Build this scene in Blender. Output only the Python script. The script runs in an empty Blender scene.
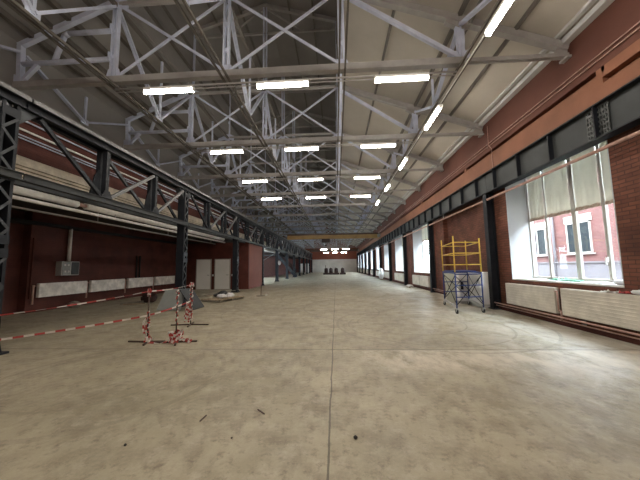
import bpy, math, random
from mathutils import Vector, Matrix
random.seed(7)
S = bpy.context.scene
COL = S.collection
PI = math.pi

# ------------------------------------------------------------------ materials
MATS = {}
def mat(name, col, rough=.6, metal=0., var=0., vscale=3., bump=0., bscale=30., spec=.4, transl=0., col2=None):
    m = bpy.data.materials.new(name); m.use_nodes = True
    nt = m.node_tree; N = nt.nodes; L = nt.links
    b = N['Principled BSDF']; b.inputs['Roughness'].default_value = rough
    b.inputs['Metallic'].default_value = metal; b.inputs['Specular IOR Level'].default_value = spec
    b.inputs['Base Color'].default_value = (*col, 1)
    if var or bump:
        tc = N.new('ShaderNodeTexCoord')
    if var:
        n = N.new('ShaderNodeTexNoise'); n.inputs['Scale'].default_value = vscale; n.inputs['Detail'].default_value = 5
        n.inputs['Roughness'].default_value = .62
        L.new(tc.outputs['Object'], n.inputs['Vector'])
        r = N.new('ShaderNodeValToRGB')
        c2 = col2 or tuple(c*(1-var) for c in col)
        r.color_ramp.elements[0].position = .32; r.color_ramp.elements[1].position = .66
        r.color_ramp.elements[0].color = (*c2, 1)
        r.color_ramp.elements[1].color = (*[min(1, c*(1+var*.5)) for c in col], 1)
        L.new(n.outputs['Fac'], r.inputs['Fac']); L.new(r.outputs['Color'], b.inputs['Base Color'])
    if bump:
        n2 = N.new('ShaderNodeTexNoise'); n2.inputs['Scale'].default_value = bscale; n2.inputs['Detail'].default_value = 4
        L.new(tc.outputs['Object'], n2.inputs['Vector'])
        bp = N.new('ShaderNodeBump'); bp.inputs['Strength'].default_value = bump; bp.inputs['Distance'].default_value = .02
        L.new(n2.outputs['Fac'], bp.inputs['Height']); L.new(bp.outputs['Normal'], b.inputs['Normal'])
    if transl:
        t = N.new('ShaderNodeBsdfTranslucent'); t.inputs['Color'].default_value = (*col, 1)
        mx = N.new('ShaderNodeMixShader'); mx.inputs['Fac'].default_value = transl
        L.new(b.outputs['BSDF'], mx.inputs[1]); L.new(t.outputs['BSDF'], mx.inputs[2])
        L.new(mx.outputs['Shader'], N['Material Output'].inputs['Surface'])
    MATS[name] = m
    return m

def brick_mat(name, c1, c2, mortar, axis='Y', bw=.26, rh=.077, ms=.008, var=.3, bump=.6):
    m = bpy.data.materials.new(name); m.use_nodes = True
    nt = m.node_tree; N = nt.nodes; L = nt.links; b = N['Principled BSDF']
    b.inputs['Roughness'].default_value = .75; b.inputs['Specular IOR Level'].default_value = .3
    tc = N.new('ShaderNodeTexCoord'); sp = N.new('ShaderNodeSeparateXYZ'); cb = N.new('ShaderNodeCombineXYZ')
    L.new(tc.outputs['Object'], sp.inputs[0])
    if axis == 'Y':      # wall running along Y; add X so that returns also show courses
        ad = N.new('ShaderNodeMath'); ad.operation = 'ADD'
        L.new(sp.outputs['X'], ad.inputs[0]); L.new(sp.outputs['Y'], ad.inputs[1]); L.new(ad.outputs[0], cb.inputs['X'])
    else: L.new(sp.outputs['X'], cb.inputs['X'])
    L.new(sp.outputs['Z'], cb.inputs['Y'])
    br = N.new('ShaderNodeTexBrick'); br.inputs['Scale'].default_value = 1
    br.inputs['Brick Width'].default_value = bw; br.inputs['Row Height'].default_value = rh
    br.inputs['Mortar Size'].default_value = ms; br.inputs['Color1'].default_value = (*c1, 1)
    br.inputs['Color2'].default_value = (*c2, 1); br.inputs['Mortar'].default_value = (*mortar, 1)
    br.inputs['Mortar Smooth'].default_value = .3
    L.new(cb.outputs[0], br.inputs['Vector'])
    no = N.new('ShaderNodeTexNoise'); no.inputs['Scale'].default_value = 1.6; no.inputs['Detail'].default_value = 6
    L.new(tc.outputs['Object'], no.inputs['Vector'])
    mr = N.new('ShaderNodeMapRange'); mr.inputs['From Min'].default_value = .3; mr.inputs['From Max'].default_value = .7
    mr.inputs['To Min'].default_value = 1-var; mr.inputs['To Max'].default_value = 1+var*.6
    L.new(no.outputs['Fac'], mr.inputs['Value'])
    mx = N.new('ShaderNodeMix'); mx.data_type = 'RGBA'; mx.blend_type = 'MULTIPLY'; mx.inputs['Factor'].default_value = 1
    L.new(br.outputs['Color'], mx.inputs['A']); L.new(mr.outputs['Result'], mx.inputs['B'])
    L.new(mx.outputs['Result'], b.inputs['Base Color'])
    bp = N.new('ShaderNodeBump'); bp.inputs['Strength'].default_value = bump; bp.inputs['Distance'].default_value = .01; bp.invert = True
    L.new(br.outputs['Fac'], bp.inputs['Height']); L.new(bp.outputs['Normal'], b.inputs['Normal'])
    MATS[name] = m; return m

def emit_mat(name, col, strength):
    m = bpy.data.materials.new(name); m.use_nodes = True
    nt = m.node_tree; N = nt.nodes; N.remove(N['Principled BSDF'])
    e = N.new('ShaderNodeEmission'); e.inputs['Color'].default_value = (*col, 1); e.inputs['Strength'].default_value = strength
    nt.links.new(e.outputs[0], N['Material Output'].inputs['Surface'])
    MATS[name] = m; return m

def glass_mat(name):
    m = bpy.data.materials.new(name); m.use_nodes = True
    nt = m.node_tree; N = nt.nodes; L = nt.links; N.remove(N['Principled BSDF'])
    t = N.new('ShaderNodeBsdfTransparent'); t.inputs['Color'].default_value = (.93, .96, .96, 1)
    g = N.new('ShaderNodeBsdfGlossy'); g.inputs['Roughness'].default_value = .03
    lw = N.new('ShaderNodeLayerWeight'); pw = N.new('ShaderNodeMath'); pw.operation = 'POWER'; pw.inputs[1].default_value = 5
    f = N.new('ShaderNodeMath'); f.operation = 'MULTIPLY_ADD'; f.inputs[1].default_value = .5; f.inputs[2].default_value = .025
    L.new(lw.outputs['Facing'], pw.inputs[0]); L.new(pw.outputs[0], f.inputs[0])
    mx = N.new('ShaderNodeMixShader'); L.new(f.outputs[0], mx.inputs['Fac'])
    L.new(t.outputs[0], mx.inputs[1]); L.new(g.outputs[0], mx.inputs[2])
    L.new(mx.outputs[0], N['Material Output'].inputs['Surface'])
    MATS[name] = m; return m

def floor_mat():
    m = bpy.data.materials.new('concrete_floor'); m.use_nodes = True
    nt = m.node_tree; N = nt.nodes; L = nt.links; b = N['Principled BSDF']
    b.inputs['Specular IOR Level'].default_value = .35
    tc = N.new('ShaderNodeTexCoord'); P = tc.outputs['Object']
    def noise(scale, det=6, rough=.6, vec=P, dist=0.):
        n = N.new('ShaderNodeTexNoise'); n.inputs['Scale'].default_value = scale; n.inputs['Detail'].default_value = det
        n.inputs['Roughness'].default_value = rough; n.inputs['Distortion'].default_value = dist; L.new(vec, n.inputs['Vector']); return n.outputs['Fac']
    def math_(op, a, c=None, d=None):
        n = N.new('ShaderNodeMath'); n.operation = op
        for i, v in enumerate((a, c, d)):
            if v is None: continue
            if isinstance(v, (int, float)): n.inputs[i].default_value = v
            else: L.new(v, n.inputs[i])
        return n.outputs[0]
    def rng(v, a, c, lo, hi):
        n = N.new('ShaderNodeMapRange'); L.new(v, n.inputs['Value'])
        for k, x in zip(('From Min', 'From Max', 'To Min', 'To Max'), (a, c, lo, hi)): n.inputs[k].default_value = x
        return n.outputs[0]
    def mix(fac, A, B, mode='MIX'):
        n = N.new('ShaderNodeMix'); n.data_type = 'RGBA'; n.blend_type = mode
        if isinstance(fac, (int, float)): n.inputs['Factor'].default_value = fac
        else: L.new(fac, n.inputs['Factor'])
        for k, v in (('A', A), ('B', B)):
            if isinstance(v, tuple): n.inputs[k].default_value = (*v, 1)
            else: L.new(v, n.inputs[k])
        return n.outputs['Result']
    sp = N.new('ShaderNodeSeparateXYZ'); L.new(P, sp.inputs[0]); X, Y = sp.outputs['X'], sp.outputs['Y']
    mp = N.new('ShaderNodeMapping'); L.new(P, mp.inputs['Vector']); mp.inputs['Scale'].default_value = (.9, .5, 1); mp.inputs['Rotation'].default_value = (0, 0, .9)
    c = mix(rng(noise(.45), .33, .68, 0, 1), (.27, .238, .165), (.425, .376, .275))
    c = mix(rng(noise(1.6, 8, .65, mp.outputs[0], .6), .48, .72, 0, .5), c, (.53, .475, .355))
    c = mix(rng(noise(2.2, 9, .75), .47, .66, 0, .75), c, (.185, .155, .115))
    c = mix(rng(noise(4.1, 9, .8), .52, .66, 0, .7), c, (.47, .41, .325))
    c = mix(rng(noise(9, 6, .75), .52, .68, 0, .75), c, (.15, .125, .095))
    c = mix(rng(noise(55, 3, .6), .35, .7, .1, 0), c, (.12, .11, .09))
    # pale dust plus painted window glare by right wall; scuffed dust band across slab
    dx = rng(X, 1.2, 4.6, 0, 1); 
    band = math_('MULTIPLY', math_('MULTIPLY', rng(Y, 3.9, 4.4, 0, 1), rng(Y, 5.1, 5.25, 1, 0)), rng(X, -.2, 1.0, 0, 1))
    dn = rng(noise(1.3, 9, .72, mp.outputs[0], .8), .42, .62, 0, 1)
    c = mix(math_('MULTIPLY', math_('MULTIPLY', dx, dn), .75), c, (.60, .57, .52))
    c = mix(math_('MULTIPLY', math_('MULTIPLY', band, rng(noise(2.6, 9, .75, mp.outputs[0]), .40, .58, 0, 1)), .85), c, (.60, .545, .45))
    # tyre arcs: thin rings about a few centres
    for (cx, cy, r0, w, s, lo, hi) in ((2.2, 7.3, 1.9, .05, .5, 0, 1), (1.9, 7.6, 1.35, .04, .45, 0, 1), (-1.2, 9.6, 2.6, .06, .45, 0, 1), (-.8, 12, 3.4, .08, .5, 0, 1),
                           (2.5, 7.5, 2.5, .07, .4, 0, 1), (-3.2, 3.9, 1.5, .09, .35, 0, 1), (-3.4, 4.0, 1.1, .06, .3, 0, 1), (1.5, 14, 4.2, .1, .45, 0, 1), (2.0, 10.5, 3.2, .07, .4, 0, 1)):
        d = math_('SQRT', math_('ADD', math_('POWER', math_('ABSOLUTE', math_('SUBTRACT', X, cx)), 2), math_('POWER', math_('ABSOLUTE', math_('SUBTRACT', Y, cy)), 2)))
        ring = math_('LESS_THAN', math_('ABSOLUTE', math_('SUBTRACT', d, r0)), w*.45)
        c = mix(math_('MULTIPLY', math_('MULTIPLY', ring, rng(noise(2.5, 6, .7), .36, .5, 0, 1)), s*.95), c, (.17, .148, .115))
    # construction joints
    wob = math_('MULTIPLY', math_('SUBTRACT', noise(1.2), .5), .06)
    j = math_('LESS_THAN', math_('ABSOLUTE', math_('ADD', math_('ADD', X, .09), wob)), .009)
    for y0 in (5.2, 9.6, 15.0, 21.2, 29.0):
        k = math_('LESS_THAN', math_('ABSOLUTE', math_('ADD', math_('SUBTRACT', Y, y0), wob)), .010+.0005*y0)
        j = math_('MAXIMUM', j, k)
    c = mix(math_('MULTIPLY', j, .75), c, (.07, .06, .05))
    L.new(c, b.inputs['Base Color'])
    L.new(rng(noise(3, 5), .3, .7, .40, .62), b.inputs['Roughness'])
    bp = N.new('ShaderNodeBump'); bp.inputs['Strength'].default_value = .25; bp.inputs['Distance'].default_value = .015
    L.new(noise(22, 7, .7), bp.inputs['Height']); L.new(bp.outputs['Normal'], b.inputs['Normal'])
    MATS['floor'] = m; return m

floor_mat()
mat('steel', (.58, .62, .76), .5, 0, .18, 2.2, spec=.5)
mat('steel_grey', (.36, .345, .335), .5, 0, .2, 2.2, spec=.5)
mat('rail_brown', (.13, .115, .10), .6, 0, .2, 3)
mat('dark_steel', (.016, .019, .025), .55, 0, .3, 4, spec=.22)
mat('dark_plate', (.052, .057, .060), .6, 0, .22, 1.4, spec=.22)
mat('lacing', (.055, .062, .070), .55, 0, .3, 6, spec=.25)
mat('rail_grey', (.15, .15, .155), .5, 0, .25, 4)
mat('roof_cream', (.50, .465, .41), .75, 0, .10, .7)
mat('roof_grey', (.28, .268, .258), .8, 0, .15, .5)
mat('purlin', (.17, .155, .14), .6, 0, .15, 2)
mat('eave_white', (.58, .58, .58), .6, 0, .1, 2)
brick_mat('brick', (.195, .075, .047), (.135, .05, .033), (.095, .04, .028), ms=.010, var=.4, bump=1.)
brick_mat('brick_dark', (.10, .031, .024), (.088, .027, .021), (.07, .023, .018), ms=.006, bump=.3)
brick_mat('brick_front', (.105, .028, .02), (.095, .025, .018), (.08, .022, .017), axis='X', ms=.006, bump=.3)
brick_mat('brick_out', (.17, .068, .062), (.14, .054, .05), (.18, .13, .12), var=.2)
mat('plaster_orange', (.25, .105, .06), .75, 0, .22, .8, .12, 14)
mat('plaster_brown', (.125, .046, .032), .8, 0, .2, .8, .12, 14)
mat('plaster_red', (.20, .058, .034), .7, 0, .12, .9)
mat('end_white', (.55, .53, .50), .8, 0, .25, .3)
mat('white_plaster', (.50, .52, .55), .7, 0, .06, 1.5)
mat('pvc', (.42, .395, .36), .45, 0, .12, 2)
mat('sill', (.72, .71, .69), .5, 0, .15, 3)
mat('blind', (.66, .64, .57), .9, 0, .12, 2.5, transl=.3)
mat('fringe', (.56, .44, .36), .9, 0, .4, 25, transl=.2)
glass_mat('glass')
emit_mat('tube_glow', (1., .92, .80), 27.)
mat('lamp_white', (.75, .74, .72), .5)
mat('radiator', (.66, .62, .54), .5, 0, .16, 3.5, spec=.4)
mat('radiator_back', (.40, .38, .35), .5)
mat('radiator_grey', (.80, .78, .74), .55, 0, .3, 4)
mat('pipe_pink', (.50, .31, .26), .5, 0, .25, 5)
mat('pipe_white', (.88, .87, .84), .55, 0, .16, 4)
mat('concrete_beam', (.60, .54, .44), .85, 0, .35, 2.2, .3, 20)
mat('black', (.012, .012, .013), .7)
mat('dark_ceiling', (.05, .045, .042), .9, 0, .3, .8)
mat('door_grey', (.84, .84, .81), .5, 0, .06, 1)
mat('chrome', (.6, .6, .6), .25, 1)
mat('yellow', (.74, .52, .08), .45, 0, .2, 6)
mat('blue', (.022, .055, .22), .45, 0, .2, 6)
mat('alu', (.50, .50, .50), .4, .3, .2, 6)
mat('cabinet_white', (.86, .85, .83), .45, 0, .07, 2)
mat('cabinet_green', (.60, .63, .54), .55, 0, .12, 2)
mat('rubber', (.02, .02, .02), .7)
mat('ochre', (.36, .225, .085), .55, 0, .2, 2)
mat('crane_brown', (.09, .05, .035), .6, 0, .2, 2)
mat('wrap', (.78, .78, .80), .45, 0, .1, 3, transl=.15)
mat('tape_red', (.50, .075, .07), .5, transl=.2)
mat('tape_white', (.80, .77, .73), .5, transl=.2)
mat('rod', (.07, .045, .035), .6, 0, .3, 20)
mat('board_grey', (.27, .29, .28), .6, 0, .12, 2)
mat('board_dark', (.03, .033, .037), .6, 0, .15, 2)
mat('timber', (.33, .26, .175), .8, 0, .4, 7)
mat('timber_grey', (.24, .215, .18), .85, 0, .4, 7)
mat('green_sheet', (.20, .50, .36), .4, 0, .2, 6, transl=.3)
mat('rag_red', (.45, .06, .06), .8, 0, .3, 8)
mat('paper', (.70, .68, .65), .8, 0, .15, 6)
mat('machine', (.045, .022, .020), .55, 0, .4, 4)
mat('box_grey', (.45, .46, .46), .5, 0, .1, 4)
mat('lilac_plinth', (.17, .155, .168), .8, 0, .1, 1)
mat('asphalt', (.13, .128, .126), .9, 0, .15, 1)
mat('mesh_plate', (.06, .065, .065), .5, 0, .3, 8)
mat('window_dark', (.022, .028, .032), .5, spec=.15)

# ------------------------------------------------------------------ mesh builder
class MB:
    def __init__(s): s.v = []; s.f = []; s.mi = []; s.sm = []
    def add(s, vs, fs, mi=0, sm=False):
        o = len(s.v); s.v += [tuple(v) for v in vs]
        for f in fs: s.f.append([o+i for i in f]); s.mi.append(mi); s.sm.append(sm)
        return s
    def box(s, a, b, mi=0):
        x0, x1 = sorted((a[0], b[0])); y0, y1 = sorted((a[1], b[1])); z0, z1 = sorted((a[2], b[2]))
        vs = [(x0,y0,z0),(x1,y0,z0),(x1,y1,z0),(x0,y1,z0),(x0,y0,z1),(x1,y0,z1),(x1,y1,z1),(x0,y1,z1)]
        return s.add(vs, [(3,2,1,0),(4,5,6,7),(0,1,5,4),(1,2,6,5),(2,3,7,6),(3,0,4,7)], mi)
    def bar(s, p, q, w, h, up=(0,0,1), mi=0):
        p, q = Vector(p), Vector(q); d = (q-p).normalized(); u = Vector(up)
        if abs(d.dot(u)) > .98: u = Vector((0,1,0))
        r = d.cross(u).normalized(); u = r.cross(d)
        vs = []
        for c in (p, q):
            for a, b_ in ((-1,-1),(1,-1),(1,1),(-1,1)): vs.append(c + r*(a*w/2) + u*(b_*h/2))
        return s.add(vs, [(0,1,2,3),(7,6,5,4),(4,5,1,0),(5,6,2,1),(6,7,3,2),(7,4,0,3)], mi)
    def tube(s, p, q, r, n=10, r2=None, mi=0, caps=True):
        p, q = Vector(p), Vector(q); d = (q-p).normalized(); u = Vector((0,0,1))
        if abs(d.dot(u)) > .98: u = Vector((0,1,0))
        a = d.cross(u).normalized(); b_ = d.cross(a); r2 = r if r2 is None else r2
        vs = [p + (a*math.cos(t)+b_*math.sin(t))*r for t in [2*PI*i/n for i in range(n)]] + \
             [q + (a*math.cos(t)+b_*math.sin(t))*r2 for t in [2*PI*i/n for i in range(n)]]
        s.add(vs, [(i, (i+1) % n, n+(i+1) % n, n+i) for i in range(n)], mi, True)
        if caps:
            o = len(s.v)-2*n
            s.f.append([o+i for i in reversed(range(n))]); s.mi.append(mi); s.sm.append(False)
            s.f.append([o+n+i for i in range(n)]); s.mi.append(mi); s.sm.append(False)
        return s
    def path(s, pts, r, n=8):
        for a, b_ in zip(pts, pts[1:]): s.tube(a, b_, r, n)
        for p in pts[1:-1]: s.ball(p, (r*1.02,)*3, 6, 8)
        return s
    def prism(s, poly, axis, a, b_, mi=0):       # poly: 2D outline in the other two axes
        def P(u, v, w): return {'x': (w,u,v), 'y': (u,w,v), 'z': (u,v,w)}[axis]
        n = len(poly); vs = [P(u,v,a) for u, v in poly] + [P(u,v,b_) for u, v in poly]
        return s.add(vs, [tuple(range(n)), tuple(range(2*n-1, n-1, -1))] + [(i, n+i, n+(i+1) % n, (i+1) % n) for i in range(n)], mi)
    def ball(s, c, r, nu=8, nv=12, jit=0., mi=0, rnd=random):
        vs = [(c[0], c[1], c[2]-r[2])]
        for i in range(1, nu):
            ph = -PI/2 + PI*i/nu
            for k in range(nv):
                t = 2*PI*k/nv; j = 1+rnd.uniform(-jit, jit)
                vs.append((c[0]+r[0]*math.cos(ph)*math.cos(t)*j, c[1]+r[1]*math.cos(ph)*math.sin(t)*j, c[2]+r[2]*math.sin(ph)*j))
        vs.append((c[0], c[1], c[2]+r[2])); top = len(vs)-1; fs = []
        for k in range(nv):
            fs.append((0, 1+(k+1) % nv, 1+k))
            for i in range(nu-2): fs.append((1+i*nv+k, 1+i*nv+(k+1) % nv, 1+(i+1)*nv+(k+1) % nv, 1+(i+1)*nv+k))
            fs.append((1+(nu-2)*nv+k, 1+(nu-2)*nv+(k+1) % nv, top))
        return s.add(vs, fs, mi, jit < .12)
    def ribbon(s, pts, w, th=.0035, seg=.13, twist=0., side=(0,0,1), ph=0.):
        # barrier tape: a thin strip of alternating red (0) and white (1) cells
        run = ph; tot = 0
        for a, b_ in zip(pts, pts[1:]):
            a, b_ = Vector(a), Vector(b_); Ln = (b_-a).length
            n = max(1, int(round(Ln/seg)))
            for i in range(n):
                p = a.lerp(b_, i/n); q = a.lerp(b_, (i+1)/n)
                d = (q-p).normalized(); up = Vector(side)
                up = (Matrix.Rotation(twist*tot, 3, d) @ up); tot += 1
                if abs(d.dot(up)) > .95: up = Vector((1,0,0))
                s.bar(p, q, th, w, up=up, mi=int(run/seg) % 2); run += Ln/n
        return s
    def build(s, name, mats, parent=None, origin=(0,0,0), bevel=0.):
        me = bpy.data.meshes.new(name); o = Vector(origin)
        me.from_pydata([tuple(Vector(v)-o) for v in s.v], [], s.f); 
        if isinstance(mats, str): mats = [mats]
        for m in mats: me.materials.append(MATS[m])
        for p, mi, sm in zip(me.polygons, s.mi, s.sm): p.material_index = mi; p.use_smooth = sm
        me.update()
        import bmesh
        bm = bmesh.new(); bm.from_mesh(me); bmesh.ops.recalc_face_normals(bm, faces=bm.faces); bm.to_mesh(me); bm.free()
        ob = bpy.data.objects.new(name, me); COL.objects.link(ob)
        if parent: ob.parent = parent
        else: ob.location = o
        if bevel:
            bv = ob.modifiers.new('bevel', 'BEVEL'); bv.width = bevel; bv.segments = 2; bv.limit_method = 'ANGLE'
        return ob

def tag(o, label=None, cat=None, group=None, kind=None):
    if label: o['label'] = label
    if cat: o['category'] = cat
    if group: o['group'] = group
    if kind: o['kind'] = kind
    return o
def thing(name, label, cat, loc, group=None, rz=0.):
    o = bpy.data.objects.new(name, None); COL.objects.link(o); o.empty_display_size = .2
    o.location = loc; o.rotation_euler = (0,0,rz); return tag(o, label, cat, group)
def copy_tree(o, parent=None):
    c = o.copy(); COL.objects.link(c)
    if parent: c.parent = parent
    for ch in [x for x in bpy.data.objects if x.parent == o and x is not c]: copy_tree(ch, c)
    return c
def struct(name, mb, mats, label, cat, origin=(0,0,0), parent=None):
    o = mb.build(name, mats, parent, origin); tag(o, label, cat, kind='structure'); return o
ORD = ['first','second','third','fourth','fifth','sixth','seventh','eighth','ninth','tenth','eleventh','twelfth','thirteenth','fourteenth','fifteenth','sixteenth','seventeenth','eighteenth','nineteenth','twentieth']

# ------------------------------------------------------------------ key dimensions (m)
XW = 5.5                  # brick face of right wall
XG = -6.28                # left crane line
XA = -11.0                # aisle wall
XU = -8.3                 # upper left wall
YE = 74.0; YB = -7.0
T0, TB, NT = 6.325, 3.765, 18
P1, P2, P3, P4, PE, PL = -5.59, -2.64, .24, 3.08, 5.48, -8.24
ZC = 6.3

# ------------------------------------------------------------------ setting
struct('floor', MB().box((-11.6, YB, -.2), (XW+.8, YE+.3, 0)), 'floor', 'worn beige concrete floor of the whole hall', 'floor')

# windows of the right wall
WINS = [(5.67, 9.05)] + [(18.2-1.72+5.97*i, 18.2+1.72+5.97*i) for i in range(9)]
SILL, HEAD = 1.05, 4.35
w = MB()
edges = [YB] + [v for p in WINS for v in p] + [YE]
for a, b in zip(edges[0::2], edges[1::2]):
    if abs(a-9.05) < .01:
        w.box((XW, a, 0), (XW+.8, 10.85, 4.4)); w.box((XW+.2, 10.85, 0), (XW+.8, 14.3, 4.4)); w.box((XW, 14.3, 0), (XW+.8, b, 4.4))
    else: w.box((XW, a, 0), (XW+.8, b, 4.4))
for a, b in WINS:
    w.box((XW, a, 0), (XW+.8, b, SILL-.03)); w.box((XW, a, HEAD), (XW+.8, b, 4.4))
struct('wall_right', w, 'brick', 'red brick wall with tall windows along the right side', 'wall')
u = MB().box((XW, YB, 4.4), (XW+.8, YE, 5.14)).box((XW, 5.62, 5.14), (XW+.8, YE, 5.36)).box((XW+.14, YB, 5.14), (XW+.8, 5.62, 5.30)).box((XW+.14, 5.62, 5.36), (XW+.8, YE, 5.48)).box((XW, YB, 5.26), (XW+.8, 5.62, 5.48))
for y in [5.62+5.97*i for i in range(0, 11)]: u.box((XW, y-.06, 5.36), (XW+.2, y+.12, 5.48))
struct('wall_right_band', u, 'plaster_orange', 'orange brown plaster band above the dark steel girder on the right', 'wall')
struct('wall_right_upper', MB().box((XW, YB, 5.48), (XW+.8, YE, 6.95)), 'plaster_brown', 'dark red brown upper wall under the right eave', 'wall')

def zr(x): return 8.55 + (x-P3)*(6.62-8.55)/(XW-P3)     # right wing roof underside
rf = MB().prism([(P3,8.58),(XW+.8,zr(XW+.8)+.03),(XW+.8,zr(XW+.8)+.25),(P3,8.8)], 'y', YB, YE+.3)
struct('ceiling_right', rf, 'roof_cream', 'cream panelled sloping ceiling over the right half of the hall', 'ceiling')
rf = MB().prism([(P1,8.68),(P1,8.9),(XA-.3,6.5),(XA-.3,6.28)], 'y', YB, YE+.3)
struct('ceiling_left', rf, 'roof_grey', 'grey sloping ceiling panels over the left edge of the hall', 'ceiling')
rf = MB().prism([(P1-.1,11.2),(P2,12.15),(P3+.1,11.3),(P3+.1,11.5),(P2,12.35),(P1-.1,11.4)], 'y', YB, YE+.3)
struct('ceiling', rf, 'roof_grey', 'grey ridged ceiling of the raised lantern along the middle', 'ceiling')
struct('wall_lantern_left', MB().box((P1-.12, YB, 8.6), (P1-.02, YE+.3, 11.4)), 'roof_grey', 'grey upright side of the raised roof lantern on the left', 'wall')
struct('wall_lantern_right', MB().box((P3+.02, YB, 8.5), (P3+.12, YE+.3, 11.5)), 'roof_grey', 'grey upright side of the raised roof lantern on the right', 'wall')
struct('trim_2', MB().bar((XW-.10, YB, 6.60), (XW-.10, YE, 6.60), .16, .12).bar((XW-.26, YB, 6.72), (XW-.26, YE, 6.72), .10, .06), 'eave_white', 'pale eave strip where the ceiling meets the right wall', 'trim')

# left side
uw = MB()
CW = [(41+6*i, 44.6+6*i) for i in range(5)]
uw.box((XU-.35, YB, 4.45), (XU, YE, 5.2)); uw.box((XU-.35, YB, 5.95), (XU, YE, 6.0))
ed = [YB] + [v for p in CW for v in p] + [YE]
for a, b in zip(ed[0::2], ed[1::2]): uw.box((XU-.35, a, 5.2), (XU, b, 5.95))
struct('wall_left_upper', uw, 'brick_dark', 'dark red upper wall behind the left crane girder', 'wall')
struct('wall_left_top', MB().box((XU-.35, YB, 6.0), (XU, YE, 7.6)).box((XU-.02, YB, 5.62), (XU+.03, 38, 6.0)), 'roof_grey', 'grey panelled top of the upper left wall', 'wall')
aw = MB()
AW = [(24.2+3.9*i, 27.4+3.9*i) for i in range(4)]
aw.box((XA-.6, YB, 0), (XA-.3, 9.33, 3.7)); aw.box((XA-.6, 9.33, 0), (XA, AW[0][0], 3.7))
ed = [v for p in AW for v in p][1:] + [YE]
for a, b in zip(ed[0::2], ed[1::2]): aw.box((XA-.6, a, 0), (XA, b, 3.7))
for a, b in AW: aw.box((XA-.6, a, 0), (XA, b, .6)); aw.box((XA-.6, a, 3.2), (XA, b, 3.7))
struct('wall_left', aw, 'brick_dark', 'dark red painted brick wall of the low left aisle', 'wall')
struct('ceiling_aisle', MB().box((XA-.6, YB, 3.65), (XU-.1, YE, 3.95)), 'dark_ceiling', 'dark low ceiling over the left aisle', 'ceiling')
struct('trim_3', MB().box((XA-.02, 9.33, 3.18), (XA+.16, 19.4, 3.3)).box((XA-.3, YB, 3.18), (XA+.16, 9.33, 3.3)), 'black', 'dark strip along the top of the left aisle wall', 'trim')
# lintel beam above the aisle opening
lb = MB().box((XU-.3, YB, 4.26), (XU+.12, YE, 4.5))
for k in range(4): lb.box((XU-.3, YB, 4.18-.085*k), (XU+.08-.05*k, YE, 4.25-.085*k))
lb.box((XU-.35, YB, 3.9), (XU-.12, YE, 4.26))
struct('trim_4', lb, 'concrete_beam', 'beige concrete lintel beam above the left aisle opening', 'trim')
# room with the two doors
struct('wall_room_front', MB().box((XA, 19.4, 0), (-6.2, 19.55, 3.3)), 'brick_front', 'dark red end wall with two pale doors in the left aisle', 'wall')
struct('wall_room_side', MB().box((-6.35, 19.55, 0), (-6.2, 23.2, 3.25)), 'plaster_red', 'brighter red side wall of the small room beyond the doors', 'wall')
struct('wall_room_back', MB().box((XA, 23.05, 0), (-6.35, 23.2, 3.3)), 'plaster_red', 'red back wall of the small room in the left aisle', 'wall')
struct('ceiling_room', MB().box((XA, 19.4, 3.3), (-6.2, 23.2, 3.4)), 'dark_ceiling', 'flat dark top of the small room', 'ceiling')
# end and back walls
ew = MB().box((-6.4, YE, 0), (XW, YE+.3, 3.4))
struct('wall_end', ew, 'end_white', 'far white painted end wall low in the distance', 'wall')
struct('wall_end_upper', MB().box((-11.6, YE+.02, 3.4), (XW+.8, YE+.3, 12.6)), 'plaster_red', 'red upper part of the far end wall', 'wall')
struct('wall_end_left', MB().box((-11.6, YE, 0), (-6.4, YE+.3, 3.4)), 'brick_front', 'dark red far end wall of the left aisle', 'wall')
struct('wall_back', MB().box((-11.6, YB-.3, 0), (XW+.8, YB, 12.6)), 'plaster_red', 'red wall at the near end of the hall', 'wall')

# ------------------------------------------------------------------ doors
def door(n, x0, x1, y, h, label, knob=True):
    d = bpy.data.objects.new('door_%d' % n, None); COL.objects.link(d); d.location = ((x0+x1)/2, y, 0); tag(d, label, 'door', kind='structure')
    O = ((x0+x1)/2, y, 0)
    MB().box((x0+.05, y-.05, .02), (x1-.05, y-.01, h-.05)).build('door_leaf', 'door_grey', d, O, .006)
    f = MB(); f.box((x0, y-.07, 0), (x0+.05, y, h)); f.box((x1-.05, y-.07, 0), (x1, y, h)); f.box((x0, y-.07, h-.05), (x1, y, h))
    f.build('door_frame', 'pvc', d, O)
    if knob: MB().tube((x1-.14, y-.05, 1.02), (x1-.14, y-.1, 1.02), .018).tube((x1-.14, y-.1, 1.02), (x1-.26, y-.1, 1.02), .013).build('door_handle', 'black', d, O)
    return d
door(1, -9.99, -8.89, 19.4, 2.16, 'left of the two pale grey doors in the dark red wall')
door(2, -8.64, -7.50, 19.4, 2.16, 'right of the two pale grey doors in the dark red wall')
door(3, -9.6, -8.6, YE, 2.4, 'left of two small white doors at the far end of the aisle', False)
door(4, -8.15, -7.15, YE, 2.4, 'right of two small white doors at the far end of the aisle', False)
for x, l in ((-8.77, 'between the two pale doors'), (-7.36, 'right of the right pale door')):
    o = thing('light_switch', 'small white switch on the dark red wall ' + l, 'switch', (x, 19.39, 1.0), 'switches beside the doors')
    MB().box((-.045, -.02, -.06), (.045, .008, .06)).build('switch_plate', 'cabinet_white', o, bevel=.004)
    MB().box((-.022, -.03, -.035), (.022, -.018, .035)).build('switch_rocker', 'lamp_white', o)

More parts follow.
